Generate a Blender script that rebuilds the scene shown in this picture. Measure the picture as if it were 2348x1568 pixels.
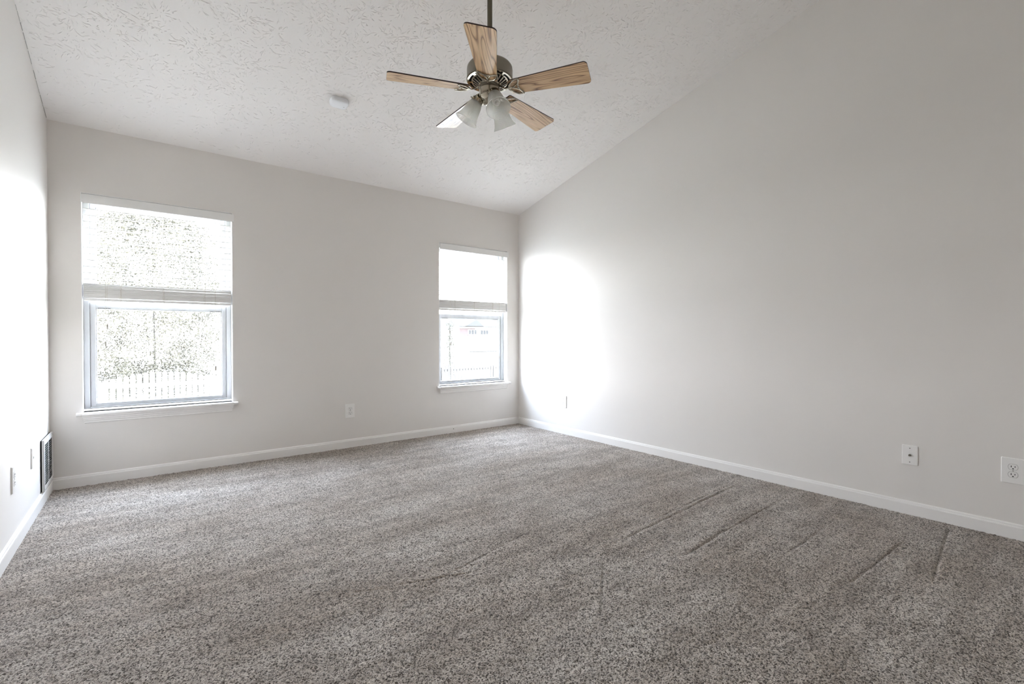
import bpy, bmesh, math, random
import numpy as np
from mathutils import Vector, Matrix
random.seed(7); RNG = np.random.default_rng(11)
for o in list(bpy.data.objects): bpy.data.objects.remove(o, do_unlink=True)
SC = bpy.context.scene; COL = SC.collection
PI = math.pi

# ------------------------------------------------------------------ camera
F_PX, CAM, YAW, PIT, ROL = 1083.862, (-3.46722, -4.33746, 1.01639), 0.660559, -0.0112687, 0.0008256
_f = Vector((math.sin(YAW)*math.cos(PIT), math.cos(YAW)*math.cos(PIT), math.sin(PIT)))
_r = Vector((math.cos(YAW), -math.sin(YAW), 0)); _u = _r.cross(_f)
_c, _s = math.cos(ROL), math.sin(ROL); _r, _u = _c*_r+_s*_u, -_s*_r+_c*_u
cd = bpy.data.cameras.new('camera'); cam = bpy.data.objects.new('camera', cd); COL.objects.link(cam)
cd.sensor_width = 36; cd.lens = F_PX/2348*36; cd.clip_start = .02; cd.clip_end = 500
cam.matrix_world = Matrix(((_r.x, _u.x, -_f.x, CAM[0]), (_r.y, _u.y, -_f.y, CAM[1]), (_r.z, _u.z, -_f.z, CAM[2]), (0, 0, 0, 1)))
SC.camera = cam

# ------------------------------------------------------------------ world, sun, exposure
SC.view_settings.view_transform = 'Standard'; SC.view_settings.look = 'None'
SC.view_settings.gamma = 1; SC.view_settings.use_curve_mapping = False
SC.view_settings.exposure = 2.16
SKY = 9.0
wd = bpy.data.worlds.new('sky'); SC.world = wd; wd.use_nodes = True
nt = wd.node_tree; bgn = nt.nodes['Background']; bgn.inputs['Strength'].default_value = SKY
tc = nt.nodes.new('ShaderNodeTexCoord'); sp = nt.nodes.new('ShaderNodeSeparateXYZ'); rp = nt.nodes.new('ShaderNodeValToRGB')
nt.links.new(tc.outputs['Generated'], sp.inputs[0]); nt.links.new(sp.outputs['Z'], rp.inputs[0]); nt.links.new(rp.outputs[0], bgn.inputs[0])
rp.color_ramp.elements[0].position = 0.0; rp.color_ramp.elements[0].color = (.95, .965, 1.0, 1)
rp.color_ramp.elements[1].position = 0.6; rp.color_ramp.elements[1].color = (.68, .80, 1.0, 1)
sd = bpy.data.lights.new('sun', 'SUN'); sd.energy = 4; sd.angle = math.radians(1); sd.color = (1, .93, .82)
sun = bpy.data.objects.new('sun', sd); COL.objects.link(sun)
sun.rotation_euler = (0, math.radians(-42), 0)
SC.cycles.max_bounces = 14; SC.cycles.diffuse_bounces = 8; SC.cycles.glossy_bounces = 5
SC.cycles.transparent_max_bounces = 16; SC.cycles.transmission_bounces = 8
SC.cycles.sample_clamp_indirect = 12
SC.cycles.use_denoising = True

W, H, SL, BB, TH = 3.967, 2.44, 0.24383, 0.075, 0.013
YR = -5.6
WIN = [(-3.806, -2.911), (-1.056, -0.1655)]; WZ0, WZ1 = 0.497, 1.995
# daylight portals filling the window openings
for i, (a, b) in enumerate(WIN):
    l = bpy.data.lights.new('portal', 'AREA'); l.shape = 'RECTANGLE'; l.size = b-a; l.size_y = WZ1-WZ0; l.cycles.is_portal = True
    o = bpy.data.objects.new('daylight_portal', l); COL.objects.link(o); o.location = ((a+b)/2, .155, (WZ0+WZ1)/2); o.rotation_euler = (-PI/2, 0, 0)


# ------------------------------------------------------------------ materials
def mat(name, col, rough=.5, metal=0, **kw):
    m = bpy.data.materials.new(name); m.use_nodes = True
    b = m.node_tree.nodes['Principled BSDF']
    b.inputs['Base Color'].default_value = (*col, 1); b.inputs['Roughness'].default_value = rough; b.inputs['Metallic'].default_value = metal
    for k, v in kw.items(): b.inputs[k].default_value = v
    return m
def nodes(m): return m.node_tree.nodes, m.node_tree.links, m.node_tree.nodes['Principled BSDF']
def noise_bump(m, scale, strength, dist=.002, detail=3):
    N, L, b = nodes(m); t = N.new('ShaderNodeTexCoord'); n = N.new('ShaderNodeTexNoise'); n.inputs['Scale'].default_value = scale
    n.inputs['Detail'].default_value = detail; bp = N.new('ShaderNodeBump'); bp.inputs['Strength'].default_value = strength; bp.inputs['Distance'].default_value = dist
    L.new(t.outputs['Object'], n.inputs['Vector']); L.new(n.outputs['Fac'], bp.inputs['Height']); L.new(bp.outputs[0], b.inputs['Normal'])
def noise_colour(m, scale, c0, c1, lo=.35, hi=.65, stretch=(1, 1, 1), detail=4):
    N, L, b = nodes(m); t = N.new('ShaderNodeTexCoord'); mp = N.new('ShaderNodeMapping'); mp.inputs['Scale'].default_value = stretch
    n = N.new('ShaderNodeTexNoise'); n.inputs['Scale'].default_value = scale; n.inputs['Detail'].default_value = detail
    r = N.new('ShaderNodeValToRGB'); r.color_ramp.elements[0].position = lo; r.color_ramp.elements[0].color = (*c0, 1)
    r.color_ramp.elements[1].position = hi; r.color_ramp.elements[1].color = (*c1, 1)
    L.new(t.outputs['Object'], mp.inputs[0]); L.new(mp.outputs[0], n.inputs['Vector']); L.new(n.outputs['Fac'], r.inputs[0]); L.new(r.outputs[0], b.inputs['Base Color'])

M = {}
M['wall'] = mat('wall_paint', (.79, .760, .727), .5); noise_bump(M['wall'], 220, .12, .001)
M['ceiling'] = mat('ceiling_paint', (.86, .832, .81), .8); noise_bump(M['ceiling'], 90, .35, .003, 5)
M['trim'] = mat('trim_paint', (.87, .85, .825), .35); noise_bump(M['trim'], 60, .05, .001)
M['jamb'] = mat('jamb_paint', (.87, .87, .86), .4)
M['vinyl'] = mat('window_vinyl', (.55, .56, .575), .35); noise_colour(M['vinyl'], 14, (.52, .525, .54), (.60, .605, .615), .3, .6, (1, 1, .3))
M['slat'] = mat('blind_slat', (.84, .83, .81), .4)
M['stack'] = M['slat']
M['cord'] = mat('blind_cord', (.62, .58, .52), .8)
M['tassel'] = mat('tassel', (.42, .39, .35), .5)
M['plastic'] = mat('white_plastic', (.88, .865, .84), .28)
M['slot'] = mat('dark_slot', (.012, .011, .010), .6)
M['line'] = mat('plate_seam', (.30, .29, .27), .6)
M['screw'] = mat('screw_steel', (.30, .29, .27), .35, .9)
M['grille'] = mat('grille_enamel', (.72, .70, .68), .35)
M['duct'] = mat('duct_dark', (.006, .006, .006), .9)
M['pewter'] = mat('pewter_paint', (.24, .215, .17), .38, .75); noise_bump(M['pewter'], 300, .05, .0005)
M['rod'] = mat('rod_paint', (.13, .115, .08), .42, .6)
M['nickel'] = mat('polished_nickel', (.42, .375, .30), .10, 1)
M['black'] = mat('motor_black', (.008, .007, .006), .5)
M['edge'] = mat('blade_edge', (.028, .012, .007), .45)
M['bulb'] = mat('bulb_glass', (.84, .83, .80), .3)
M['steel'] = mat('coax_steel', (.35, .33, .28), .3, 1)
M['detector'] = mat('detector_plastic', (.88, .89, .91), .35)

def glass_mat():
    m = bpy.data.materials.new('window_glass'); m.use_nodes = True; N, L = m.node_tree.nodes, m.node_tree.links; N.clear()
    o = N.new('ShaderNodeOutputMaterial'); t = N.new('ShaderNodeBsdfTransparent'); g = N.new('ShaderNodeBsdfGlossy'); mx = N.new('ShaderNodeMixShader'); fr = N.new('ShaderNodeLayerWeight'); pw = N.new('ShaderNodeMath'); pw.operation = 'POWER'; pw.inputs[1].default_value = 5; ma = N.new('ShaderNodeMath'); ma.operation = 'MULTIPLY_ADD'; ma.inputs[1].default_value = .7; ma.inputs[2].default_value = .05
    t.inputs[0].default_value = (.96, .97, .965, 1); g.inputs['Roughness'].default_value = .02; L.new(fr.outputs['Facing'], pw.inputs[0]); L.new(pw.outputs[0], ma.inputs[0])
    L.new(ma.outputs[0], mx.inputs[0]); L.new(t.outputs[0], mx.inputs[1]); L.new(g.outputs[0], mx.inputs[2]); L.new(mx.outputs[0], o.inputs[0]); return m
M['glass'] = glass_mat()
def shade_mat():
    m = bpy.data.materials.new('ribbed_shade_glass'); m.use_nodes = True; N, L = m.node_tree.nodes, m.node_tree.links; N.clear()
    o = N.new('ShaderNodeOutputMaterial'); t = N.new('ShaderNodeBsdfTransparent'); t.inputs[0].default_value = (.97, .97, .96, 1)
    tl = N.new('ShaderNodeBsdfTranslucent'); tl.inputs[0].default_value = (.95, .95, .93, 1); df = N.new('ShaderNodeBsdfDiffuse'); df.inputs[0].default_value = (.92, .92, .90, 1)
    g = N.new('ShaderNodeBsdfGlossy'); g.inputs['Roughness'].default_value = .08; lw = N.new('ShaderNodeLayerWeight'); pw = N.new('ShaderNodeMath'); pw.operation = 'POWER'; pw.inputs[1].default_value = 4; ma = N.new('ShaderNodeMath'); ma.operation = 'MULTIPLY_ADD'; ma.inputs[1].default_value = .45; ma.inputs[2].default_value = .05; L.new(lw.outputs['Facing'], pw.inputs[0]); L.new(pw.outputs[0], ma.inputs[0])
    a, b, c = (N.new('ShaderNodeMixShader') for _ in range(3)); a.inputs[0].default_value = .65; b.inputs[0].default_value = .34
    L.new(df.outputs[0], a.inputs[1]); L.new(tl.outputs[0], a.inputs[2]); L.new(t.outputs[0], b.inputs[1]); L.new(a.outputs[0], b.inputs[2])
    L.new(ma.outputs[0], c.inputs[0]); L.new(b.outputs[0], c.inputs[1]); L.new(g.outputs[0], c.inputs[2]); L.new(c.outputs[0], o.inputs[0]); return m
M['shade'] = shade_mat()
def oak_mat():
    m = mat('oak_laminate', (.5, .36, .23), .32); N, L, b = nodes(m); b.inputs['Coat Weight'].default_value = .75; b.inputs['Coat Roughness'].default_value = .13
    t = N.new('ShaderNodeTexCoord'); mp = N.new('ShaderNodeMapping'); mp.inputs['Scale'].default_value = (.7, 8, 1)
    oi = N.new('ShaderNodeObjectInfo'); ml = N.new('ShaderNodeMath'); ml.operation = 'MULTIPLY'; ml.inputs[1].default_value = 7
    cb = N.new('ShaderNodeCombineXYZ'); ad = N.new('ShaderNodeVectorMath'); ad.operation = 'ADD'
    L.new(oi.outputs['Random'], ml.inputs[0]); L.new(ml.outputs[0], cb.inputs[0]); L.new(t.outputs['Object'], ad.inputs[0]); L.new(cb.outputs[0], ad.inputs[1]); L.new(ad.outputs[0], mp.inputs[0])
    n1 = N.new('ShaderNodeTexNoise'); n1.inputs['Scale'].default_value = 2.2; n1.inputs['Detail'].default_value = 1.5; n1.inputs['Roughness'].default_value = .4
    L.new(mp.outputs[0], n1.inputs['Vector'])
    mm = N.new('ShaderNodeMath'); mm.operation = 'MULTIPLY'; mm.inputs[1].default_value = 19; fr = N.new('ShaderNodeMath'); fr.operation = 'PINGPONG'; fr.inputs[1].default_value = 1
    L.new(n1.outputs['Fac'], mm.inputs[0]); L.new(mm.outputs[0], fr.inputs[0])
    r = N.new('ShaderNodeValToRGB'); e = r.color_ramp.elements; e[0].position = .0; e[0].color = (.22, .10, .038, 1); e[1].position = .5; e[1].color = (.76, .51, .275, 1)
    e2 = e.new(.2); e2.color = (.50, .295, .14, 1)
    L.new(fr.outputs[0], r.inputs[0])
    mp2 = N.new('ShaderNodeMapping'); mp2.inputs['Scale'].default_value = (6, 260, 1); L.new(ad.outputs[0], mp2.inputs[0])
    n2 = N.new('ShaderNodeTexNoise'); n2.inputs['Scale'].default_value = 1.5; n2.inputs['Detail'].default_value = 2; L.new(mp2.outputs[0], n2.inputs['Vector'])
    r2 = N.new('ShaderNodeValToRGB'); r2.color_ramp.elements[0].position = .35; r2.color_ramp.elements[0].color = (.72, .68, .64, 1); r2.color_ramp.elements[1].position = .6; r2.color_ramp.elements[1].color = (1, 1, 1, 1)
    L.new(n2.outputs['Fac'], r2.inputs[0]); mx = N.new('ShaderNodeMix'); mx.data_type = 'RGBA'; mx.blend_type = 'MULTIPLY'; mx.inputs[0].default_value = 1
    L.new(r.outputs[0], mx.inputs[6]); L.new(r2.outputs[0], mx.inputs[7]); L.new(mx.outputs[2], b.inputs['Base Color']); return m
M['oak'] = oak_mat()
def carpet_mat():
    m = mat('carpet_pile', (.4, .38, .36), .95); N, L, b = nodes(m); b.inputs['Sheen Weight'].default_value = .2; b.inputs['Specular IOR Level'].default_value = .1
    t = N.new('ShaderNodeTexCoord')
    wn = N.new('ShaderNodeTexNoise'); wn.inputs['Scale'].default_value = 180; wn.inputs['Detail'].default_value = 2; L.new(t.outputs['Object'], wn.inputs['Vector'])
    wm = N.new('ShaderNodeVectorMath'); wm.operation = 'MULTIPLY_ADD'; wm.inputs[1].default_value = (.006, .006, .003); L.new(wn.outputs['Color'], wm.inputs[0]); L.new(t.outputs['Object'], wm.inputs[2])
    vo = N.new('ShaderNodeTexVoronoi'); vo.inputs['Scale'].default_value = 250; L.new(wm.outputs[0], vo.inputs['Vector'])
    n = N.new('ShaderNodeTexNoise'); n.inputs['Scale'].default_value = 380; n.inputs['Detail'].default_value = 2; n.inputs['Roughness'].default_value = .6; L.new(t.outputs['Object'], n.inputs['Vector'])
    # each tuft of yarn has its own shade, flecked along its fibres
    sp_ = N.new('ShaderNodeSeparateColor'); L.new(vo.outputs['Color'], sp_.inputs[0])
    mxa = N.new('ShaderNodeMix'); mxa.inputs[0].default_value = .5; L.new(sp_.outputs[0], mxa.inputs[2]); L.new(n.outputs['Fac'], mxa.inputs[3])
    r = N.new('ShaderNodeValToRGB'); e = r.color_ramp.elements; e[0].position = .28; e[0].color = (.075, .056, .042, 1); e[1].position = .64; e[1].color = (.82, .755, .69, 1)
    k = e.new(.44); k.color = (.44, .388, .338, 1)
    L.new(mxa.outputs[0], r.inputs[0])
    # nap: soft bands left by vacuuming, and footprints
    def nap(scale, rot, sc, det, lo, hi, c0, c1, off):
        mp = N.new('ShaderNodeMapping'); mp.inputs['Scale'].default_value = scale; mp.inputs['Rotation'].default_value = (0, 0, rot); mp.inputs['Location'].default_value = (off, off*.7, 0); L.new(t.outputs['Object'], mp.inputs[0])
        a = N.new('ShaderNodeTexNoise'); a.inputs['Scale'].default_value = sc; a.inputs['Detail'].default_value = det; a.inputs['Roughness'].default_value = .6; L.new(mp.outputs[0], a.inputs['Vector'])
        q = N.new('ShaderNodeValToRGB'); q.color_ramp.elements[0].position = lo; q.color_ramp.elements[0].color = (*c0, 1); q.color_ramp.elements[1].position = hi; q.color_ramp.elements[1].color = (*c1, 1)
        L.new(a.outputs['Fac'], q.inputs[0]); return q.outputs[0]
    def mul(a, b_):
        mx = N.new('ShaderNodeMix'); mx.data_type = 'RGBA'; mx.blend_type = 'MULTIPLY'; mx.inputs[0].default_value = 1; L.new(a, mx.inputs[6]); L.new(b_, mx.inputs[7]); return mx.outputs[2]
    c = mul(r.outputs[0], nap((.8, 1.6, 1), .3, 1.6, 5, .38, .62, (.80, .76, .72), (1, 1, 1), 2.3))
    c = mul(c, nap((.7, 7, 1), .05, 1.5, 3, .42, .56, (.83, .82, .81), (1, 1, 1), 5.1))
    L.new(mul(c, nap((1.1, 1.1, 1), 0, 5, 3, .40, .52, (.87, .86, .85), (1, 1, 1), 9.4)), b.inputs['Base Color'])
    bp = N.new('ShaderNodeBump'); bp.inputs['Strength'].default_value = 1; bp.inputs['Distance'].default_value = .0035; inv = N.new('ShaderNodeMath'); inv.operation = 'MULTIPLY_ADD'; inv.inputs[1].default_value = -1.0; L.new(vo.outputs['Distance'], inv.inputs[0]); L.new(n.outputs['Fac'], inv.inputs[2])
    L.new(inv.outputs[0], bp.inputs['Height']); L.new(bp.outputs[0], b.inputs['Normal'])
    return m
M['carpet'] = carpet_mat()
M['leaf'] = mat('leaf_green', (.045, .043, .03), .7); noise_colour(M['leaf'], 2.2, (.040, .035, .025), (.100, .094, .068), .35, .65)
M['needle'] = mat('needle_green', (.02, .022, .014), .6); noise_colour(M['needle'], 5, (.016, .0165, .011), (.050, .048, .034), .35, .65)
M['bark'] = mat('bark', (.040, .036, .031), .9); noise_bump(M['bark'], 12, .6, .03)
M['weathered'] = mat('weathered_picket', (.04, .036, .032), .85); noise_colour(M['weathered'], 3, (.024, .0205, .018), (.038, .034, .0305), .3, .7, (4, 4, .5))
M['overexposed_wood'] = mat('overexposed_picket', (.42, .40, .37), .8)  # same fence as the weathered stretch; its overexposure is painted into this pale tone
M['shadeground'] = mat('shade_tinted_ground', (.033, .028, .024), .95); noise_colour(M['shadeground'], 1.2, (.026, .022, .019), (.042, .037, .032), .3, .7)  # ground beyond the left fence; tree shade is put into its dark colour
M['lawn'] = mat('dry_lawn', (.33, .32, .27), .95); noise_colour(M['lawn'], .8, (.28, .27, .22), (.38, .37, .32), .3, .7)
M['siding'] = mat('siding', (.62, .60, .57), .7); M['brick'] = mat('brick', (.034, .0225, .0215), .85)
M['roof'] = mat('roof_shingle', (.0205, .0200, .0200), .9); M['fascia'] = mat('fascia', (.009, .008, .006), .8); M['darkglass'] = mat('house_glass', (.009, .009, .009), .9)
M['exterior'] = mat('exterior_siding', (.45, .44, .42), .8)

# ------------------------------------------------------------------ mesh helpers
class MB:
    """collects shapes for one mesh"""
    def __init__(s): s.v = []; s.f = []; s.m = []
    def add(s, vs, fs, mi=0, T=None):
        k = len(s.v); s.v += [tuple(T @ Vector(v)) if T else tuple(v) for v in vs]; s.f += [tuple(k+i for i in f) for f in fs]; s.m += [mi]*len(fs); return s
    def box(s, a, b, mi=0, T=None):
        x0, y0, z0 = a; x1, y1, z1 = b
        return s.add([(x0,y0,z0),(x1,y0,z0),(x1,y1,z0),(x0,y1,z0),(x0,y0,z1),(x1,y0,z1),(x1,y1,z1),(x0,y1,z1)],
                     [(0,3,2,1),(4,5,6,7),(0,1,5,4),(1,2,6,5),(2,3,7,6),(3,0,4,7)], mi, T)
    def prism(s, prof, axis, a, b, mi=0, T=None):
        """closed 2D profile extruded along axis 'x','y' or 'z' from a to b"""
        n = len(prof)
        P = {'x': lambda t, p: (t, p[0], p[1]), 'y': lambda t, p: (p[0], t, p[1]), 'z': lambda t, p: (p[0], p[1], t)}[axis]
        return s.add([P(a, p) for p in prof]+[P(b, p) for p in prof], [tuple(range(n))[::-1], tuple(range(n, 2*n))]+[(i, (i+1) % n, n+(i+1) % n, n+i) for i in range(n)], mi, T)
    def lathe(s, prof, n=48, mi=0, T=None, closed=False):
        """profile of (r, z) turned about z"""
        m = len(prof); vs = [(r*math.cos(2*PI*j/n), r*math.sin(2*PI*j/n), z) for j in range(n) for r, z in prof]; fs = []
        for j in range(n):
            k = (j+1) % n
            for i in range(m if closed else m-1): i2 = (i+1) % m; fs.append((j*m+i, k*m+i, k*m+i2, j*m+i2))
        return s.add(vs, fs, mi, T)
    def tube(s, pts, r, n=8, mi=0, T=None, cyc=False, flat=1.0):
        P = [Vector(p) for p in pts]; m = len(P); vs = []; fs = []; up = None
        for i, p in enumerate(P):
            d = (P[(i+1) % m]-P[i-1]) if cyc else (P[min(i+1, m-1)]-P[max(i-1, 0)])
            d.normalize(); a = up if up is not None else (Vector((0, 0, 1)) if abs(d.z) < .9 else Vector((1, 0, 0)))
            x = (a-d*a.dot(d)).normalized(); y = d.cross(x); up = x
            rr = r[i] if isinstance(r, (list, tuple)) else r
            vs += [tuple(p+x*math.cos(2*PI*j/n)*rr*flat+y*math.sin(2*PI*j/n)*rr) for j in range(n)]
        for i in range(m if cyc else m-1):
            k = (i+1) % m
            fs += [(i*n+j, i*n+(j+1) % n, k*n+(j+1) % n, k*n+j) for j in range(n)]
        if not cyc: fs += [tuple(range(n))[::-1], tuple(range((m-1)*n, m*n))]
        return s.add(vs, fs, mi, T)
    def build(s, name, mats, parent=None, smooth=False, bevel=0, seg=2, angle=35):
        me = bpy.data.meshes.new(name); me.from_pydata(s.v, [], s.f); me.polygons.foreach_set('material_index', s.m)
        for m in (mats if isinstance(mats, (list, tuple)) else [mats]): me.materials.append(m)
        bm = bmesh.new(); bm.from_mesh(me); bmesh.ops.recalc_face_normals(bm, faces=bm.faces)
        if bevel:
            es = [e for e in bm.edges if len(e.link_faces) == 2 and e.calc_face_angle(0) > math.radians(30)]
            bmesh.ops.bevel(bm, geom=es, offset=bevel, segments=seg, affect='EDGES', clamp_overlap=True)
        bm.to_mesh(me); bm.free()
        if smooth or bevel:
            me.shade_smooth()
            try: me.set_sharp_from_angle(angle=math.radians(angle))
            except Exception: pass
        o = bpy.data.objects.new(name, me); COL.objects.link(o)
        if parent: o.parent = parent
        return o
def thing(name, label, cat, loc=(0, 0, 0), rotz=0, group=None, kind=None):
    o = bpy.data.objects.new(name, None); COL.objects.link(o); o.location = loc; o.rotation_euler = (0, 0, rotz); o.empty_display_size = .1
    tag(o, label, cat, group, kind); return o
def tag(o, label=None, cat=None, group=None, kind=None):
    if label: o['label'] = label
    if cat: o['category'] = cat
    if group: o['group'] = group
    if kind: o['kind'] = kind
    return o
def struct(o): o['kind'] = 'structure'; return o
def dup(root, loc=None, rotz=None, label=None, group=None):
    r = root.copy(); COL.objects.link(r)
    if loc is not None: r.location = loc
    if rotz is not None: r.rotation_euler = (0, 0, rotz)
    if label: r['label'] = label
    if group: r['group'] = group
    for ch in list(root.children):
        c = ch.copy(); COL.objects.link(c); c.parent = r
        for g in list(ch.children):
            d = g.copy(); COL.objects.link(d); d.parent = c
    return r
def zc(y): return H - SL*y          # ceiling height above y

# ------------------------------------------------------------------ room shell
def make_walls():
    T = .16
    b = MB(); z1 = H+.02
    xs = [-W-.15, WIN[0][0], WIN[0][1], WIN[1][0], WIN[1][1], .15]
    for i in (0, 2, 4): b.box((xs[i], 0, -.05), (xs[i+1], T, z1))
    for a, c in WIN: b.box((a, 0, -.05), (c, T, WZ0)); b.box((a, 0, WZ1), (c, T, z1))
    struct(b.build('wall_back', M['wall']))
    for nm, x0, x1 in (('wall_left', -W-.15, -W), ('wall_right', 0, .15)):
        b = MB(); b.prism([(0, -.05), (0, zc(0)), (YR, zc(YR)), (YR, -.05)], 'x', x0, x1); struct(b.build(nm, M['wall']))
    b = MB(); b.box((-W-.15, YR-.12, -.05), (.15, YR, zc(YR)+.1)); struct(b.build('wall_rear', M['wall']))
make_walls()

def make_ceiling():
    """sloped ceiling slab with stomp-brushed plaster ridges standing on its underside"""
    b = MB(); n = Vector((0, SL, 1)).normalized()         # slab normal
    y0, y1 = .16, YR-.12
    b.add([(x, y, zc(y)+dz) for dz in (0, .2) for x, y in ((-W-.15, y0), (.15, y0), (.15, y1), (-W-.15, y1))], [(0,1,2,3),(7,6,5,4),(0,4,5,1),(1,5,6,2),(2,6,7,3),(3,7,4,0)])
    vs, fs = [], []; rng = random.Random(5); step = .15; rows = int(4.9/step); cols = int(W/step)+1
    prof = ((-1, 0), (0, 1), (1, 0))
    for j in range(rows):
        for i in range(cols):
            cx = -W+(i-.3+.5*(j % 2))*step+rng.uniform(-.06, .06); cy = -.12-j*step+rng.uniform(-.06, .06)
            dens = min(1, max(.25, (-cy-.1)/1.0)); ns = int(rng.uniform(45, 80)*dens); ph = rng.uniform(0, 6.28); sq = rng.uniform(.55, 1.0); curl = rng.uniform(-.5, .5)
            for k in range(ns):
                a = rng.uniform(0, 2*PI); r0 = rng.uniform(.01, .12); ln = rng.choice((.005, .007, .009, .012, .015, .02, .028, .042))*rng.uniform(.7, 1.3)
                wd_ = rng.uniform(.0008, .0016); ht = rng.uniform(.0013, .0032); cv = rng.uniform(-22, 22); m = 4; base = len(vs)
                x, y = cx+r0*math.cos(a), cy+r0*math.sin(a)*sq; d = a+curl+rng.gauss(0, .22)
                for t in range(m):
                    u = t/(m-1); w_ = wd_*(.35+.65*math.sin(PI*min(max(u, .06), .94))); h_ = ht*math.sin(PI*min(max(u, .05), .95))
                    px, py = -math.sin(d), math.cos(d)
                    for q, hh in prof:
                        X = x+px*q*w_; Y = y+py*q*w_; vs.append((X, Y, zc(Y)+.0004-hh*h_-.0002))
                    if t: 
                        for q in range(2): fs.append((base+(t-1)*3+q, base+(t-1)*3+q+1, base+t*3+q+1, base+t*3+q))
                    x += math.cos(d)*ln/(m-1); y += math.sin(d)*ln/(m-1); d += cv*ln/(m-1)
                if not (-W+.004 < x < -.004) or y > -.012: del vs[base:]; del fs[len(fs)-2*(m-1):]
    b.add(vs, fs); o = b.build('ceiling', M['ceiling']); struct(o)
make_ceiling()

GROOVES = [((-.174,-2.718),(-1.644,-2.819),.010),((-.134,-3.041),(-1.42,-3.094),.008),((-1.066,-3.067),(-1.50,-3.10),.014),((-.082,-3.79),(-.90,-3.87),.006),
           ((-.5,-3.69),(-1.2,-3.66),.007),((-.3,-2.70),(-1.25,-2.752),.006),((-.25,-3.36),(-1.1,-3.39),.006),((-1.84,-2.92),(-2.2,-3.22),.005),((-.12,-2.35),(-.9,-2.37),.005),
           ((-.55,-1.15),(-1.6,-1.02),.004),((-2.2,-.9),(-3.2,-.75),.004),((-1.9,-2.45),(-2.6,-2.62),.006),((-2.3,-2.65),(-2.9,-2.45),.006)]
def make_carpet():
    st = .006; x0, x1, y0, y1 = -W+.002, -.002, -.002, -4.7
    nx = int((x1-x0)/st)+1; ny = int((y0-y1)/st)+1
    X, Y = np.meshgrid(np.linspace(x0, x1, nx), np.linspace(y0, y1, ny))
    def smooth(a, k):
        for _ in range(k): a = (a+np.roll(a, 1, 0)+np.roll(a, -1, 0)+np.roll(a, 1, 1)+np.roll(a, -1, 1))/5
        return a
    h = RNG.uniform(0, 1, X.shape); h2 = smooth(RNG.normal(0, 1, X.shape), 3); h2 /= h2.std()
    Z = -.004+h*.0042+h2*.0006
    c = RNG.normal(0, 1, (ny//20+3, nx//20+3)); c = smooth(c, 1)
    yi = np.linspace(0, c.shape[0]-1.01, ny); xi = np.linspace(0, c.shape[1]-1.01, nx); a, b_ = np.floor(yi).astype(int), np.floor(xi).astype(int)
    fy, fx = (yi-a)[:, None], (xi-b_)[None]; lo = (c[a][:, b_]*(1-fy)*(1-fx)+c[a+1][:, b_]*fy*(1-fx)+c[a][:, b_+1]*(1-fy)*fx+c[a+1][:, b_+1]*fy*fx)
    Z += lo*.0012
    wob = lo*.008
    for (ax, ay), (bx, by), w_ in GROOVES:
        dx, dy = bx-ax, by-ay; L_ = math.hypot(dx, dy); t = ((X-ax)*dx+(Y-ay)*dy)/L_**2; d = ((X-ax)*-dy+(Y-ay)*dx)/L_+wob
        k = np.clip(t/.05, 0, 1)*np.clip((1-t)/.08, 0, 1)*(t > 0)*(t < 1)*(.55+.45*np.clip(lo+.6, 0, 1))
        Z -= .0058*k*np.exp(-(d/(w_*.62))**2); Z += .0012*k*np.exp(-((d-w_*2.2)/(w_*1.4))**2)
    co = np.stack([X, Y, Z], -1).reshape(-1, 3).astype(np.float32); i = np.arange((ny-1)*(nx-1)); r, q = i//(nx-1), i % (nx-1); k = r*nx+q
    fc = np.stack([k, k+nx, k+nx+1, k+1], -1).astype(np.int32)
    me = bpy.data.meshes.new('floor'); me.vertices.add(len(co)); me.vertices.foreach_set('co', co.ravel()); me.loops.add(fc.size); me.loops.foreach_set('vertex_index', fc.ravel())
    me.polygons.add(len(fc)); me.polygons.foreach_set('loop_start', np.arange(0, fc.size, 4, dtype=np.int32)); me.update(calc_edges=True); me.shade_smooth(); me.materials.append(M['carpet'])
    o = bpy.data.objects.new('floor', me); COL.objects.link(o); struct(o)
    b = MB(); b.box((-W, YR, -.05), (0, -4.69, -.002)); b.box((-W-.15, -4.71, -.12), (.15, .16, -.03)); s = b.build('carpet_underlay', M['carpet'], o)
make_carpet()

# baseboards: plain face with a small stepped, sloping top
BP = [(0, -.03), (TH, -.03), (TH, BB-.018), (TH-.0015, BB-.014), (TH-.0045, BB-.0125), (TH-.005, BB-.006), (.0035, BB-.001), (0, BB)]
def baseboards():
    b = MB(); b.prism([(-p[0], p[1]) for p in BP], 'x', -W, 0); struct(b.build('baseboard_back', M['trim']))
    b = MB(); b.prism([(-p[0], p[1]) for p in BP], 'y', -TH, YR); struct(b.build('baseboard_right', M['trim']))
    b = MB(); b.prism([(-W+p[0], p[1]) for p in BP], 'y', -TH, YR); struct(b.build('baseboard_left', M['trim']))
    b = MB(); b.lathe([(0, .004), (.003, .0035), (.0045, 0)], 12, T=Matrix.Translation((-.89, -TH, .040)) @ Matrix.Rotation(PI/2, 4, 'X'))
    tag(b.build('screw', M['slot']), 'small dark screw head low on the back baseboard below the right window', 'screw')
baseboards()
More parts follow.
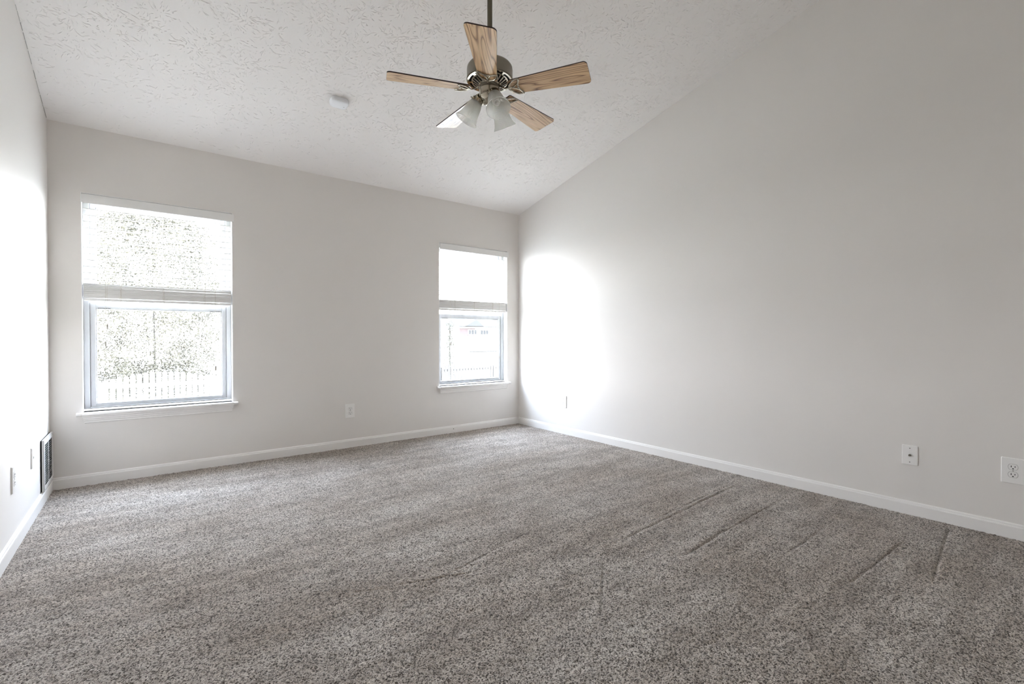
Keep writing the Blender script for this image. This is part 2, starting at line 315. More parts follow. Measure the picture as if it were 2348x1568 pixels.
def crack():  # broken gap between left wall and ceiling, added as thin dark strips, no trim
    b = MB(); rng = random.Random(2); y = -.02
    while y > -1.35:
        l = rng.uniform(.02, .11); w_ = rng.uniform(.0012, .0026); y2 = y-l
        b.add([(-W+.0003, y, zc(y)-.0003), (-W+.0003, y2, zc(y2)-.0003), (-W+.0003, y2, zc(y2)-.0003-w_), (-W+.0003, y, zc(y)-.0003-w_*.6), (-W+w_, y2, zc(y2)-.0003), (-W+w_, y, zc(y)-.0003)], [(0, 1, 2, 3), (0, 1, 4, 5), (3, 2, 4, 5)])
        y = y2-rng.choice((.004, .012, .05))
    struct(b.build('ceiling_crack', M['line']))
crack()

# ------------------------------------------------------------------ windows
def make_window(n, a, c, zglass):
    fr = struct(bpy.data.objects.new('window_%d' % n, None)); COL.objects.link(fr); fr.location = ((a+c)/2, .07, WZ0)
    T = Matrix.Translation(-fr.location)
    def P(mb, name, m, bevel=0): return mb.build(name, m, fr, bevel=bevel, seg=1)
    # painted returns of the opening
    b = MB(); b.box((a-.001, 0.0005, WZ0), (a+.004, .075, WZ1), T=T); b.box((c-.004, 0.0005, WZ0), (c+.001, .075, WZ1), T=T); b.box((a, 0.0005, WZ1-.004), (c, .075, WZ1+.001), T=T)
    P(b, 'jamb', M['jamb'])
    a, c = a+.004, c-.004; z0, z1 = WZ0+.012, WZ1-.004; zm = 1.245
    # vinyl frame: stepped
    b = MB(); w = .032
    for x0, x1 in ((a, a+w), (c-w, c)): b.box((x0, .070, z0), (x1, .158, z1), T=T)
    b.box((a+w, .070, z0), (c-w, .158, z0+.012), T=T); b.box((a+w, .070, z1-w), (c-w, .158, z1), T=T)
    b.box((a+w, .120, z0+.012), (a+w+.006, .150, z1-w), T=T); b.box((c-w-.006, .120, z0+.012), (c-w, .150, z1-w), T=T)
    P(b, 'window_frame', M['vinyl'], .002)
    s0, s1 = a+w+.0012, c-w-.0012; sw = .030
    def sash(nm, ya, yb, za, zb, top, bot, m):
        b = MB(); b.box((s0, ya, za), (s0+sw, yb, zb), T=T); b.box((s1-sw, ya, za), (s1, yb, zb), T=T)
        b.box((s0+sw, ya, za), (s1-sw, yb, za+bot), T=T); b.box((s0+sw, ya, zb-top), (s1-sw, yb, zb), T=T)
        # glazing bead inside the sash
        for x0, x1 in ((s0+sw, s0+sw+.006), (s1-sw-.006, s1-sw)): b.box((x0, (ya+yb)/2-.004, za+bot), (x1, (ya+yb)/2+.012, zb-top), T=T)
        b.box((s0+sw, (ya+yb)/2-.004, zb-top-.006), (s1-sw, (ya+yb)/2+.012, zb-top), T=T)
        o = P(b, 'sash', m, .0015)
        b = MB(); y = (ya+yb)/2+.004; b.add([(s0+sw, y, za+bot), (s1-sw, y, za+bot), (s1-sw, y, zb-top), (s0+sw, y, zb-top)], [(0, 1, 2, 3)], T=T); g = b.build('window_pane', M['glass'], fr)
        return o
    sash('sash', .080, .112, z0+.013, zm+.012, .042, .024, M['vinyl']); sash('sash', .118, .150, zm-.02, z1-w-.001, .03, .03, M['vinyl'])
    for x in (a+.11, c-.11):
        b = MB(); b.box((x-.035, .0785, zm+.012-.0445), (x+.035, .0815, zm+.012-.042), T=T); P(b, 'tilt_latch', M['slot'])
    A0, C0 = a-.004, c+.004
    # stool (sill board) with rounded nose and horns
    b = MB(); b.prism([(.074, WZ0-.022), (-.030, WZ0-.022), (-.036, WZ0-.018), (-.036, WZ0-.006), (-.030, WZ0-.001), (-.024, WZ0), (.074, WZ0)], 'x', A0, C0, T=T)
    for x0, x1, e in ((A0-.030, A0, -1), (C0, C0+.030, 1)):
        b.prism([(-.0005, WZ0-.022), (-.030, WZ0-.022), (-.036, WZ0-.018), (-.036, WZ0-.006), (-.030, WZ0-.001), (-.024, WZ0), (-.0005, WZ0)], 'x', x0, x1, T=T)
    P(b, 'window_sill', M['trim'], .0015)
    # moulded apron, narrower towards the bottom
    b = MB(); prof = [(0, -.0225), (-.024, -.0225), (-.024, -.030), (-.019, -.036), (-.019, -.043), (-.015, -.049), (-.015, -.056), (-.011, -.062), (-.011, -.071), (-.006, -.076), (0, -.076)]
    m_ = len(prof); vs = []
    for e, X in ((1, A0), (-1, C0)):
        for y, z in prof: vs.append((X+e*(.004+(.024+y)*.8)-e*.004, y-.0005, WZ0+z))
    b.add(vs, [tuple(range(m_)), tuple(range(m_, 2*m_))]+[(i, (i+1) % m_, m_+(i+1) % m_, m_+i) for i in range(m_)], T=T); P(b, 'apron', M['trim'])
for i, (a, c) in enumerate(WIN): make_window(i+1, a, c, 0)

# ------------------------------------------------------------------ blinds
def make_blind(label, a, c, zbot, cords, seed, ladders, spread):
    rng = random.Random(seed); t = thing('window_blind', label, 'blind', (a+.02, .035, zbot)); T = Matrix.Translation(-t.location)
    a, c = a+.010, c-.010
    b = MB(); b.box((a-.004, -.016, 1.924), (c+.018, -.006, 1.984), T=T); b.build('valance', M['slat'], t, bevel=.0018)
    b = MB(); b.box((a-.005, .006, 1.940), (c+.005, .064, 1.9905), T=T); b.build('headrail', M['slat'], t, bevel=.002)
    def slat_mesh(name):
        vs = []; n = 6
        for X in (a, c):
            for i in range(n+1):
                u = i/n-.5; vs.append((X-t.location.x, u*.050, .0008*(1-4*u*u)+.0024))
            for i in range(n, -1, -1):
                u = i/n-.5; vs.append((X-t.location.x, u*.050, .0008*(1-4*u*u)-.0024))
        k = 2*(n+1); b = MB(); b.add(vs, [tuple(range(k))[::-1], tuple(range(k, 2*k))]+[(i, (i+1) % k, k+(i+1) % k, k+i) for i in range(k)])
        return b.build(name, M['slat'], t, smooth=True)
    first = slat_mesh('slat'); used = False
    def put(z, dy=0, rx=0, ry=0):
        nonlocal used
        o = first if not used else first.copy()
        if used: COL.objects.link(o)
        used = True; o.parent = t; o.location = (0, dy, z-t.location.z); o.rotation_euler = (rx, ry, 0)
    top = 1.893; ztop_stack = zbot+.022
    zs = []; z = zbot+.0225
    for k in range(17): zs.append(z); z += spread[0]+(spread[1]-spread[0])*(k/16)**2
    zst = zs[-1]; z = top
    while z > zst+.020: put(z, rng.uniform(-.0006, .0006), math.radians(rng.uniform(6.5, 8.5)), rng.uniform(-.0006, .0006)); z -= .0437
    for k, z in enumerate(zs): put(z, rng.uniform(-.004, .004), math.radians(rng.uniform(-.6, .6)*(.3+k/14)), rng.uniform(-.0012, .0012))
    b = MB(); b.box((a, .010, zbot), (c, .060, zbot+.017), T=T); b.build('bottom_rail', M['slat'], t, bevel=.0025)
    for x in ladders:
        b = MB()
        for y in (.0085, .0615):
            b.tube([(x, y, 1.94), (x, y, zst)], .0006, 5, T=T)
            pts = [(x+rng.uniform(-.006, .006), y+(-1 if y < .03 else 1)*rng.uniform(0, .007), zst-k*(zst-zbot)/16) for k in range(17)]
            b.tube(pts, .0011, 5, T=T)
        b.tube([(x+.004, .0075, 1.94), (x+.004, .0075, zbot+.004)], .0008, 5, T=T)
        b.build('ladder_cord', M['cord'], t)
    for x, zt, zb, br in cords:
        b = MB(); pts = [(x+.0012*math.sin(k*1.3), -.0165+.003*min(1, k/3), 1.93-k*(1.93-zt)/24) for k in range(25)]; pts[0] = (x, -.004, 1.925)
        b.tube(pts, .0009 if not br else .0013, 6, T=T); o = b.build('pull_cord', M['cord'], t)
        b = MB(); r = .0068; L_ = zt-zb
        b.lathe([(0, 0), (r*.5, -.001), (r*.8, -L_*.15), (r, -L_*.45), (r, -L_*.82), (r*.85, -L_*.84), (r*.95, -L_*.97), (r*.6, -L_), (0, -L_)], 16, T=T @ Matrix.Translation((x, -.0135, zt)))
        b.build('tassel', M['tassel'], o, smooth=True)
    return t
make_blind('white slatted blind half raised over the left window, tree leaves behind it', *WIN[0], 1.262, [(-3.671, 1.102, 1.064, 0), (-3.681, .983, .948, 0), (-3.032, .789, .750, 1)], 3, (-3.60, -3.356, -3.10), (.0050, .0078))
make_blind('white slatted blind half raised over the right window beside the room corner', *WIN[1], 1.296, [(-.934, 1.084, 1.046, 0), (-.924, .960, .922, 0), (-.294, .802, .772, 1)], 8, (-.86, -.619, -.37), (.0050, .0054))

# ------------------------------------------------------------------ wall plates (local: plate faces -Y)
def rrect(w, h, r, n=5):
    return [(sx*(w/2-r)+r*math.cos(a0+PI/2*k/n), sz*(h/2-r)+r*math.sin(a0+PI/2*k/n)) for sx, sz, a0 in ((1, 1, 0), (-1, 1, PI/2), (-1, -1, PI), (1, -1, 1.5*PI)) for k in range(n+1)]
def plate_base(t, w, h, d=.0062):
    b = MB(); o1 = rrect(w, h, .003); o2 = rrect(w-.0045, h-.0045, .0035); n = len(o1)
    vs = [(x, 0, z) for x, z in o1]+[(x, -d*.45, z) for x, z in o1]+[(x, -d, z) for x, z in o2]
    fs = [tuple(range(n)), tuple(range(2*n, 3*n))[::-1]]+[(i+k*n, (i+1) % n+k*n, (i+1) % n+(k+1)*n, i+(k+1)*n) for k in (0, 1) for i in range(n)]
    b.add(vs, fs); return b.build('cover_plate', M['plastic'], t, smooth=True, angle=28)
def make_outlet(label, loc, rotz, w, h, flip=False):
    t = thing('wall_outlet', label, 'outlet', loc, rotz); plate_base(t, w, h); s = -1 if flip else 1
    for dz in (.0195, -.0195):
        def shape(k): return [(max(-.0172*k, min(.0172*k, .0172*k*math.cos(a)*1.0)), dz+max(-.0142*k, min(.0142*k, .0178*k*math.sin(a)))) for a in [2*PI*i/28 for i in range(28)]]
        b = MB(); b.prism(shape(1.07), 'y', -.0050, -.0064); seam = b.build('seam', M['line'], t)
        b = MB(); b.prism(shape(1.0), 'y', -.0050, -.0074); r = b.build('receptacle', M['plastic'], t, bevel=.0004, seg=1)
        b = MB()
        b.box((-.0080, -.0078, dz+.0022*s-.0046), (-.0052, -.0070, dz+.0022*s+.0046)); b.box((.0054, -.0078, dz+.0022*s-.0038), (.0080, -.0070, dz+.0022*s+.0038))
        b.prism([(.0032*math.cos(a), dz-.0085*s+.0028*math.sin(a)) for a in [2*PI*i/12 for i in range(12)]], 'y', -.0070, -.0078)
        b.build('socket_slots', M['slot'], r)
    b = MB(); b.lathe([(0, .0012), (.002, .001), (.0028, 0)], 12, T=Matrix.Translation((0, -.0062, 0)) @ Matrix.Rotation(PI/2, 4, 'X')); b.build('screw', M['screw'], t)
    return t
make_outlet('white duplex outlet on the back wall between the two windows', (-1.9815, -.0002, .334), 0, .082, .126)
make_outlet('white duplex outlet on the right wall, nearest the far corner', (-.0002, -.763, .3355), -PI/2, .084, .127, True)
make_outlet('white duplex outlet on an oversized plate cut by the right edge of the photo', (-.0002, -4.011, .340), -PI/2, .086, .129)
make_outlet('white duplex outlet low on the left wall, nearest the left edge of the photo', (-W+.0002, -1.115, .338), PI/2, .080, .128)
def make_coax():
    t = thing('cable_wall_plate', 'white cable plate with a threaded metal connector on the right wall', 'wall plate', (-.0002, -3.6025, .339), -PI/2); plate_base(t, .072, .112)
    R = Matrix.Rotation(PI/2, 4, 'X')
    b = MB(); hexa = [(.0068*math.cos(PI/3*k), .0068*math.sin(PI/3*k)) for k in range(6)]; b.prism(hexa, 'y', -.0060, -.0085)
    prof = [(.0048, .0085)]
    for k in range(6): prof += [(.0048, .0088+k*.0016), (.0041, .0096+k*.0016)]
    prof += [(.0046, .0185), (.0034, .0187), (.0030, .0140), (.0, .0140)]
    b.lathe(prof, 20, T=R); b.build('connector', M['steel'], t)
    for z in (.0395, -.0395):
        b = MB(); b.lathe([(0, .0010), (.0019, .0008), (.0026, 0)], 12, T=Matrix.Translation((0, -.0060, z)) @ R); b.build('screw', M['slot'], t)
make_coax()
def make_phone():
    t = thing('phone_wall_plate', 'white plate with a small jack on the left wall beside the air grille', 'wall plate', (-W+.0002, -.632, .342), PI/2); plate_base(t, .072, .116)
    b = MB(); b.box((-.008, -.0085, -.008), (.008, -.0060, .008)); j = b.build('jack', M['plastic'], t, bevel=.0008)
    b = MB(); b.box((-.004, -.0088, -.004), (.004, -.0084, .004)); b.build('jack_opening', M['slot'], j)
    for z in (.041, -.041):
        b = MB(); b.lathe([(0, .0010), (.0019, .0008), (.0026, 0)], 12, T=Matrix.Translation((0, -.0060, z)) @ Matrix.Rotation(PI/2, 4, 'X')); b.build('screw', M['screw'], t)
make_phone()

def make_grille():
    y0, y1, z0, z1 = -.368, -.018, .077, .388; w, h = y1-y0, z1-z0
    t = thing('return_air_grille', 'white louvered return air grille low on the left wall by the corner', 'vent', (-W+.0005, (y0+y1)/2, z0), PI/2)
    # local: x along wall, -y into the room, z up.  A dark gap, then the enamelled face standing proud of the wall
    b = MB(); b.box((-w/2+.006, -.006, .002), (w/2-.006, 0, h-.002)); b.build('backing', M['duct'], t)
    fx, fz, d = .034, .030, .0165
    b = MB()
    def fpoly(x0, x1, za, zb): b.box((x0, -d, za), (x1, -d+.0025, zb))
    fpoly(-w/2, -w/2+fx, 0, h); fpoly(w/2-fx, w/2, 0, h); fpoly(-w/2+fx, w/2-fx, 0, fz); fpoly(-w/2+fx, w/2-fx, h-fz, h)
    # folded sloping rim
    b.box((-w/2, -d, 0), (-w/2+.0025, -.0062, h)); b.box((w/2-.0025, -d, 0), (w/2, -.0062, h)); b.box((-w/2, -d, h-.0025), (w/2, -.0062, h)); b.box((-w/2, -d, 0), (w/2, -.0062, .0025))
    b.box((-.006, -d, fz), (.006, -d+.0025, h-fz)); b.build('grille_frame', M['grille'], t, bevel=.0008, seg=1)
    n = 18; m = None; zz = (h-2*fz)/n
    for side in (-1, 1):
        xa, xb = (-w/2+fx, -.006) if side < 0 else (.006, w/2-fx)
        for k in range(n):
            z = fz+(k+.5)*zz; b = MB(); b.add([(xa, -d+.001, z+.0030), (xb, -d+.001, z+.0030), (xb, -.0066, z-.0045), (xa, -.0066, z-.0045), (xa, -d+.001, z+.0042), (xb, -d+.001, z+.0042), (xb, -.0066, z-.0033), (xa, -.0066, z-.0033)],
                  [(0,3,2,1),(4,5,6,7),(0,1,5,4),(1,2,6,5),(2,3,7,6),(3,0,4,7)]); b.build('louver', M['grille'], t)
    for x in (-w/2+.016, w/2-.016):
        for z in (.014, h-.014):
            b = MB(); b.lathe([(0, .0012), (.0026, .001), (.0036, 0)], 12, T=Matrix.Translation((x, -d, z)) @ Matrix.Rotation(PI/2, 4, 'X')); b.build('screw', M['screw'], t)
make_grille()

def make_detector():
    n = Vector((0, SL, 1)).normalized(); ax = math.atan(SL)
    t = thing('smoke_detector', 'white rounded square smoke detector on the sloped ceiling', 'smoke detector', (-2.380, -.955, zc(-.955))); t.rotation_euler = (-ax, 0, 0)
    def ring(s, r, z): return [(x, y, z) for x, y in rrect(.122*s, .086*s, r*.72, 7)]
    prof = [(.90, .026, .0), (.90, .026, -.006), (1.0, .032, -.009), (1.0, .032, -.016), (.985, .034, -.026), (.93, .036, -.033), (.80, .034, -.0365), (.5, .024, -.038), (.15, .008, -.0385)]
    b = MB(); vs = []; 
    for s, r, z in prof: vs += ring(s, r, z)
    n_ = 32; fs = [tuple(range(n_)), tuple(range((len(prof)-1)*n_, len(prof)*n_))]+[(k*n_+i, k*n_+(i+1) % n_, (k+1)*n_+(i+1) % n_, (k+1)*n_+i) for k in range(len(prof)-1) for i in range(n_)]
    b.add(vs, fs); b.build('detector_body', M['detector'], t, smooth=True, angle=40)
    b = MB(); b.lathe([(0, -.0015), (.0028, -.0012), (.0032, .001)], 14, T=Matrix.Translation((.034, .008, -.0368))); b.build('indicator_light', M['line'], t)
make_detector()

# ------------------------------------------------------------------ ceiling fan
def make_fan():
    X, Y = -2.0034, -2.2582; t = thing('ceiling_fan', 'five-blade oak ceiling fan with three ribbed glass lights on a long rod', 'ceiling fan', (X, Y, 0))
    ztop = zc(Y)
    b = MB(); b.lathe([(.0133, 2.47), (.0133, ztop-.03)], 24); b.build('downrod', M['rod'], t, smooth=True)
    b = MB(); b.lathe([(.0134, ztop-.075), (.030, ztop-.072), (.050, ztop-.055), (.062, ztop-.030), (.066, ztop-.016), (.066, ztop+.012)], 40); b.build('canopy', M['pewter'], t, smooth=True)
    # motor housing: round-shouldered drum
    b = MB(); b.lathe([(.0, 2.472), (.020, 2.472), (.024, 2.486), (.030, 2.486), (.034, 2.470), (.060, 2.466), (.100, 2.463), (.113, 2.458), (.120, 2.448), (.1215, 2.436), (.1215, 2.392), (.1235, 2.388), (.1235, 2.382), (.116, 2.379), (.112, 2.384)], 72)
    b.build('motor_housing', M['pewter'], t, smooth=True)
    b = MB(); b.lathe([(.114, 2.388), (.095, 2.386), (.058, 2.362), (.048, 2.352), (0, 2.352)], 64); b.build('motor_core', M['black'], t, smooth=True)
    # polished vent dish: rings bridged by bars, openings show the dark core
    b = MB()
    def zr(r): return 2.377 if r > .094 else 2.377-(.094-r)*.62
    def ringband(r0, r1, a0=0, a1=2*PI, n=64):
        vs, fs = [], []; full = a1-a0 > 6.28; m = n+1
        for i in range(m):
            a = a0+(a1-a0)*i/n; c, s = math.cos(a), math.sin(a)
            vs += [(r0*c, r0*s, zr(r0)), (r1*c, r1*s, zr(r1)), (r1*c, r1*s, zr(r1)+.003), (r0*c, r0*s, zr(r0)+.003)]
        for i in range(n): fs += [(4*i+j, 4*i+(j+1) % 4, 4*i+4+(j+1) % 4, 4*i+4+j) for j in range(4)]
        if not full: fs += [(0, 1, 2, 3), (4*n, 4*n+1, 4*n+2, 4*n+3)]
        b.add(vs, fs)
    ringband(.110, .120); ringband(.0915, .098); ringband(.054, .0605)
    for k in range(8): ringband(.098, .110, 2*PI*k/8, 2*PI*k/8+.16, 4)
    for k in range(24): ringband(.0605, .0915, 2*PI*k/24, 2*PI*k/24+.10, 3)
    b.build('vent_ring', M['nickel'], t, smooth=True)
    # flywheel hub and switch housing
    b = MB(); b.lathe([(0, 2.356), (.050, 2.356), (.052, 2.351), (.050, 2.344), (.046, 2.342), (.046, 2.333), (0, 2.333)], 48); b.build('flywheel', M['pewter'], t, smooth=True)
    b = MB(); b.lathe([(0, 2.341), (.040, 2.341), (.052, 2.338), (.0575, 2.332), (.0575, 2.300), (.0590, 2.297), (.0590, 2.291), (.0565, 2.288)], 56); b.build('switch_housing', M['nickel'], t, smooth=True)
    b = MB(); b.lathe([(.0565, 2.2885), (.054, 2.282), (.046, 2.270), (.034, 2.2605), (.022, 2.256), (.012, 2.254), (.009, 2.249), (.010, 2.245), (.007, 2.240), (0, 2.238)], 48); b.build('light_fitter', M['nickel'], t, smooth=True)
    # blades
    th0, pitch, zb, R0, R1, w0, w1 = -2.263865, -.220695, 2.3290, .115, .533, .0470, .0735
    def blade_outline():
        pts = []; r = .020
        def wid(x): return w0+(w1-w0)*(x-R0)/(R1-R0)
        for sgn in (1, -1):
            seq = [(R0+.003, sgn*(wid(R0)-.004))]+[(R0+.012+(R1-r-R0-.012)*k/10, sgn*wid(R0+.012+(R1-r-R0-.012)*k/10)) for k in range(11)]
            cx, cy = R1-r, wid(R1-r)-r
            seq += [(cx+r*math.sin(a), sgn*(cy+r*math.cos(a))) for a in [PI/2*k/7 for k in range(1, 8)]]
            pts += seq if sgn > 0 else seq[::-1]
        return pts
    ol = blade_outline(); n = len(ol)
    b = MB(); hb = .0030
    b.add([(x, y, -hb) for x, y in ol]+[(x, y, hb) for x, y in ol], [tuple(range(n))[::-1], tuple(range(n, 2*n))], 0)
    b.add([(x, y, -hb) for x, y in ol]+[(x, y, hb) for x, y in ol], [(i, (i+1) % n, n+(i+1) % n, n+i) for i in range(n)], 1)
    blade = b.build('blade', [M['oak'], M['edge']], t)
    # blade iron: arm, two leaf loops and a concave cross bar carrying three screws
    b = MB(); zi = -.0062
    b.tube([(.046, 0, .022), (.058, 0, .0195), (.070, 0, .010), (.084, 0, -.001), (.100, 0, zi+.001), (.118, 0, zi)], [.0085, .0080, .0068, .0062, .0058, .0048], 10, flat=.55)
    for sg in (1, -1):
        A, B = Vector((.108, 0, zi)), Vector((.178, sg*.050, zi)); d = B-A; nrm = Vector((-d.y, d.x, 0)).normalized(); pts = []
        for k in range(24):
            a = 2*PI*k/24; u = .5-.5*math.cos(a); lens = math.sin(a); pts.append(A+d*u+nrm*.0155*lens*abs(lens)**.15)
        b.tube(pts, .0036, 8, cyc=True, flat=.8)
    b.tube([(.178, .050, zi), (.171, .037, zi), (.164, .020, zi), (.161, 0, zi), (.164, -.020, zi), (.171, -.037, zi), (.178, -.050, zi)], .0044, 8, flat=.8)
    b.tube([(.112, .004, zi), (.128, .034, zi), (.150, .050, zi), (.180, .052, zi)], [.0035, .0045, .0045, .0035], 8, flat=.8)
    b.tube([(.112, -.004, zi), (.128, -.034, zi), (.150, -.050, zi), (.180, -.052, zi)], [.0035, .0045, .0045, .0035], 8, flat=.8)
    for p in ((.176, .050), (.161, 0), (.176, -.050)): b.lathe([(0, -.0052), (.0036, -.0044), (.0050, -.001), (.0050, .003)], 14, T=Matrix.Translation((p[0], p[1], zi)))
    iron = b.build('blade_iron', M['nickel'], t, smooth=True, angle=50)
    for k in range(5):
        a = th0+2*PI*k/5; mt = Matrix.Translation((0, 0, zb)) @ Matrix.Rotation(a, 4, 'Z') @ Matrix.Rotation(pitch, 4, 'X')
        for src in (blade, iron):
            o = src if k == 0 else src.copy()
            if k: COL.objects.link(o); o.parent = t
            o.matrix_local = mt
    # three lamps
    ph, rn, zn, rm, zm = -1.83937, .0657, 2.2827, .1293, 2.1790
    ax = Vector((rm-rn, 0, zm-zn)); L_ = ax.length; tilt = math.atan2(rm-rn, -(zm-zn))
    TL = Matrix.Translation((rn, 0, zn)) @ Matrix.Rotation(PI-tilt, 4, 'Y')        # local +z runs from neck to mouth
    T2 = TL
    prof = [(0, .0290), (.012, .0300), (.03, .0360), (.05, .0395), (.072, .0430), (.092, .0475), (.108, .0535), (.117, .0590), (.1215, .0625)]
    def shade_mesh():
        b = MB(); NS = 240; vs = []; m = len(prof)*2
        for j in range(NS):
            a = 2*PI*j/NS; fl = (.0020 if (j % 4) < 1 else -.0005)
            for z, r in prof: rr = r+fl*min(1, z/.02)*(0 if z > .121 else 1); vs.append((rr*math.cos(a), rr*math.sin(a), z))
            for z, r in prof[::-1]: rr = r-.0022+fl*.9*min(1, z/.02); vs.append((rr*math.cos(a), rr*math.sin(a), z))
        fs = [(j*m+i, ((j+1) % NS)*m+i, ((j+1) % NS)*m+(i+1) % m, j*m+(i+1) % m) for j in range(NS) for i in range(m)]
        b.add(vs, fs); b.lathe([(.0618+.0019*math.cos(q), .1215+.0019*math.sin(q)) for q in [2*PI*k/8 for k in range(8)]], 96, closed=True); return b.build('lamp_shade', M['shade'], t, smooth=True, angle=60)
    sh = shade_mesh()
    b = MB(); b.lathe([(0, -.032), (.014, -.032), (.016, -.028), (.020, -.022), (.0235, -.012), (.0315, -.006), (.0325, .004), (.0320, .012), (.0305, .012), (.0300, -.004), (0, -.006)], 40)
    for q in (0.6, 2.7, 4.8): b.tube([(.030*math.cos(q), .030*math.sin(q), .006), (.040*math.cos(q), .040*math.sin(q), .006)], [.0016, .0035], 8)
    hold = b.build('shade_holder', M['nickel'], t, smooth=True)
    b = MB(); b.lathe([(0, .000), (.013, .000), (.0145, .004), (.0200, .010), (.0215, .016), (.0215, .030), (.0185, .036), (0, .036)], 28)
    hp = []
    for k in range(80):
        u = k/79; a = u*2*PI*3.6; rr = .0165*(1-.55*max(0, (u-.6)/.4)**1.4); hp.append((rr*math.cos(a), rr*math.sin(a), .041+.044*u))
    b.tube(hp, .0052, 9); b.lathe([(0, .090), (.006, .088), (.008, .082), (0, .078)], 16); bulb = b.build('bulb', M['bulb'], sh, smooth=True)
    b = MB(); s_, c_ = math.sin(tilt), math.cos(tilt); e = (rn-.030*s_, 0, zn+.030*c_)
    b.tube([(.040, 0, 2.296), (.048, 0, 2.303), e], [.008, .009, .0115], 14); arm = b.build('lamp_arm', M['nickel'], t, smooth=True)
    for k in range(3):
        rz = Matrix.Rotation(ph+2*PI*k/3, 4, 'Z')
        for src in (sh, hold):
            o = src if k == 0 else src.copy()
            if k:
                COL.objects.link(o); o.parent = t
                if src is sh: q = bulb.copy(); COL.objects.link(q); q.parent = o
            o.matrix_local = rz @ T2
        o = arm if k == 0 else arm.copy()
        if k: COL.objects.link(o); o.parent = t
        o.matrix_local = rz
make_fan()

# ------------------------------------------------------------------ outside
def gz(y): return -.71-.035*y
def make_ground():
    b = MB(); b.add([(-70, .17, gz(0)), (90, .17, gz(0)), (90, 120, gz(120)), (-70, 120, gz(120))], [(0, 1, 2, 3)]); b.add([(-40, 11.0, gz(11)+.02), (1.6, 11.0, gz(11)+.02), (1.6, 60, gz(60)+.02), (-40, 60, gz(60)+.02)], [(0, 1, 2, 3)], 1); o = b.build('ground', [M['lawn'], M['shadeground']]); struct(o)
make_ground()
def make_fence(label, centres, wood, y=9.7):
    PW, NP = 2.16, 18; t = thing('picket_fence', label, 'fence', (centres[0], y, gz(y)), group='picket fence behind the house')
    pm = {}
    for c in centres:
        for s in (-.30, .30):
            b = MB(); z = .30 if s < 0 else .92; b.box((c-PW/2-centres[0], .02, z-.04), (c+PW/2-centres[0], .06, z+.04)); b.build('rail', wood, t)
        b = MB(); b.box((c-PW/2-centres[0]-.045, .061, 0), (c-PW/2-centres[0]+.045, .15, 1.02)); b.build('post', wood, t)
        for k in range(NP):
            x = c-PW/2+(k+.5)*.12-centres[0]; u = (k+.5)/NP*2-1; h = round(1.06+.17*math.cos(u*PI/2)**1.1+random.uniform(-.006, .006), 3); w = .0445
            b = MB(); b.prism([(x-w, .03), (x+w, .03), (x+w, h-.035), (x+.02, h), (x-.02, h), (x-w, h-.035)], 'y', 0, .019); b.build('picket', wood, t)
make_fence('arched white-looking picket fence seen through the left window', [-3.15, -5.31, -.99], M['overexposed_wood'])
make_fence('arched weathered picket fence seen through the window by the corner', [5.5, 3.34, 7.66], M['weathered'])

def make_tree(name, label, cat, base, height, rad, clear, nclus, per, size, leafmat, cone, seed, trunk_r=.12):
    rng = np.random.default_rng(seed); t = thing(name, label, cat, base)
    b = MB(); b.tube([(0, 0, -.1), (.02, .01, height*.3), (-.02, 0, height*.6), (0, 0, height*.95)], [trunk_r, trunk_r*.8, trunk_r*.5, trunk_r*.12], 10)
    for k in range(26):
        z = clear+(height-clear)*(k/26)*.92; a = k*2.4; rr = rad*prof_r(z, clear, height, cone)*.8
        b.tube([(0, 0, z), (rr*.5*math.cos(a), rr*.5*math.sin(a), z+rr*(.05 if cone else .3)), (rr*math.cos(a), rr*math.sin(a), z+rr*(-.05 if cone else .5))], [trunk_r*.25, trunk_r*.16, .008], 6)
    b.build('trunk', M['bark'], t, smooth=True)
    zc_ = clear+(height-clear)*rng.uniform(0, 1, nclus)**(1.25 if cone else .9); ang = rng.uniform(0, 2*PI, nclus)
    pr = np.array([prof_r(z, clear, height, cone) for z in zc_]); rr = rad*pr*np.sqrt(rng.uniform(.12, 1, nclus))*rng.uniform(.75, 1.1, nclus)
    C = np.stack([rr*np.cos(ang), rr*np.sin(ang), zc_+(-.12*rr if cone else 0)], -1)
    P = np.repeat(C, per, 0)+rng.normal(0, size*4.2, (nclus*per, 3))*np.array([1, 1, .7 if cone else .85]); N_ = len(P)
    d = rng.normal(0, 1, (N_, 3)); d /= np.linalg.norm(d, axis=1, keepdims=True); e = rng.normal(0, 1, (N_, 3)); e -= (e*d).sum(1, keepdims=True)*d; e /= np.linalg.norm(e, axis=1, keepdims=True)
    s = size*rng.uniform(.6, 1.3, (N_, 1)); wv = .22 if cone else .5
    q = np.stack([P-d*s, P+e*s*wv, P+d*s, P-e*s*wv], 1).reshape(-1, 3).astype(np.float32); fc = np.arange(4*N_, dtype=np.int32)
    me = bpy.data.meshes.new('foliage'); me.vertices.add(len(q)); me.vertices.foreach_set('co', q.ravel()); me.loops.add(len(fc)); me.loops.foreach_set('vertex_index', fc)
    me.polygons.add(N_); me.polygons.foreach_set('loop_start', np.arange(0, 4*N_, 4, dtype=np.int32)); me.update(calc_edges=True); me.materials.append(leafmat)
    o = bpy.data.objects.new('foliage', me); COL.objects.link(o); o.parent = t; return t
def prof_r(z, clear, height, cone):
    u = (z-clear)/(height-clear)
    return (max(.03, (1-u))**.85*min(1, .45+u*6)) if cone else max(.15, math.sin(PI*min(1, .12+u*.86))**.6)
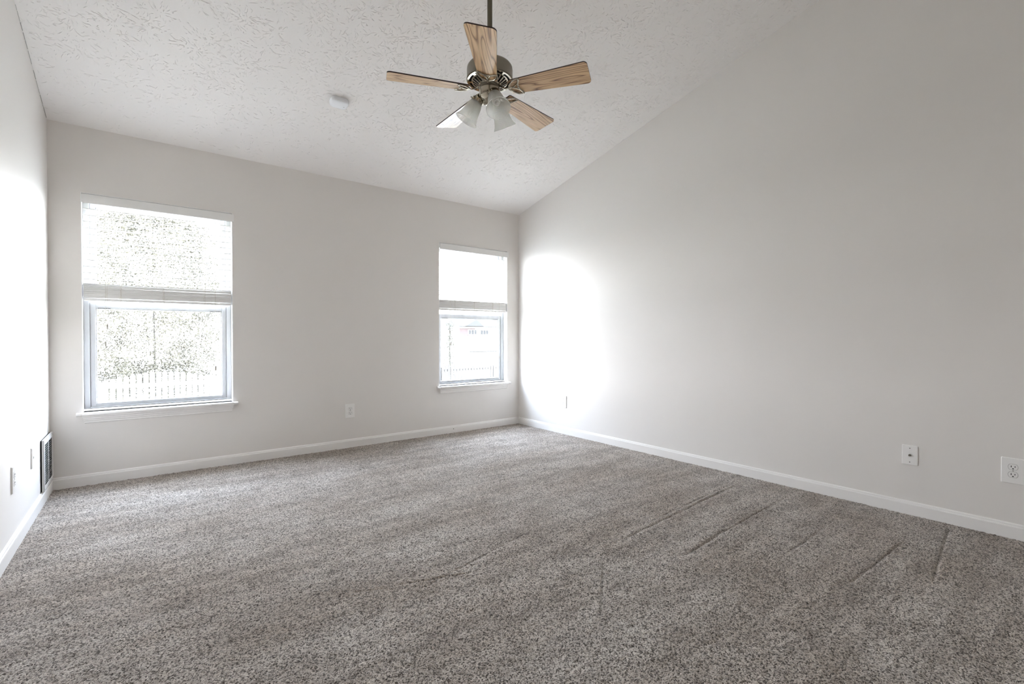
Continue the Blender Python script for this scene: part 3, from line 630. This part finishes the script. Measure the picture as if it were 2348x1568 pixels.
make_tree('yard_tree', 'large leafy tree behind the fence, filling the left window', 'tree', (-3.25, 13.6, gz(13.6)), 6.6, 2.2, .40, 1500, 64, .034, M['leaf'], False, 4, .03)
make_tree('spruce_tree', 'small spruce tree at the left side of the corner window', 'tree', (6.4, 12.5, gz(12.5)), 2.75, .72, .15, 420, 34, .032, M['needle'], True, 9, .06)

def make_house():
    t = thing('house', 'distant house with brick panel and triple windows seen through the corner window', 'house', (49, 71, gz(71)))
    o_ = Vector((49, 71, 0)); T = Matrix.Translation(-Vector((49, 71, gz(71))))
    X0, X1, Y0, Y1 = 42.7, 66.0, 71.0, 80.0; ZG = gz(71)-.3
    b = MB(); b.box((X0, Y0, ZG), (X1, Y1, 3.0), T=T); b.build('wall', M['siding'], t)
    b = MB(); b.box((X0-.1, Y0-.12, 1.1), (46.1, Y0-.02, 2.6), T=T); b.build('brick_panel', M['brick'], t)
    b = MB(); b.prism([(Y0-.6, 2.95), (Y1+.6, 2.95), ((Y0+Y1)/2, 5.4)], 'x', X0-.5, X1+.5, T=T); b.build('roof', M['roof'], t)
    b = MB(); b.prism([(43.5, 3.0), (47.6, 3.0), (45.9, 4.3)], 'y', Y0-.9, Y0+3, T=T); b.build('gable', M['roof'], t)
    b = MB(); b.box((X0-.5, Y0-.7, 2.82), (X1+.5, Y0-.6, 3.0), T=T); b.build('fascia', M['fascia'], t)
    b = MB(); b.prism([(Y0-.0, .62), (Y0-2.6, -1.62), (Y0-2.6, -1.74), (Y0, -1.74)], 'x', 43.2, X1, T=T); b.build('porch_roof', M['siding'], t)
    b = MB(); b.box((43.2, Y0-2.72, -1.86), (X1, Y0-2.6, -1.68), T=T); b.build('gutter', M['fascia'], t)
    for xs in (44.6, 47.3):
        b = MB(); b.box((xs-.08, Y0-.22, 1.35), (xs+1.9, Y0-.13, 2.35), T=T); w = b.build('window', M['jamb'], t)
        for k in range(3):
            b = MB(); b.box((xs+.02+k*.62, Y0-.25, 1.45), (xs+.52+k*.62, Y0-.221, 2.27), T=T); b.build('pane', M['darkglass'], w)
make_house()
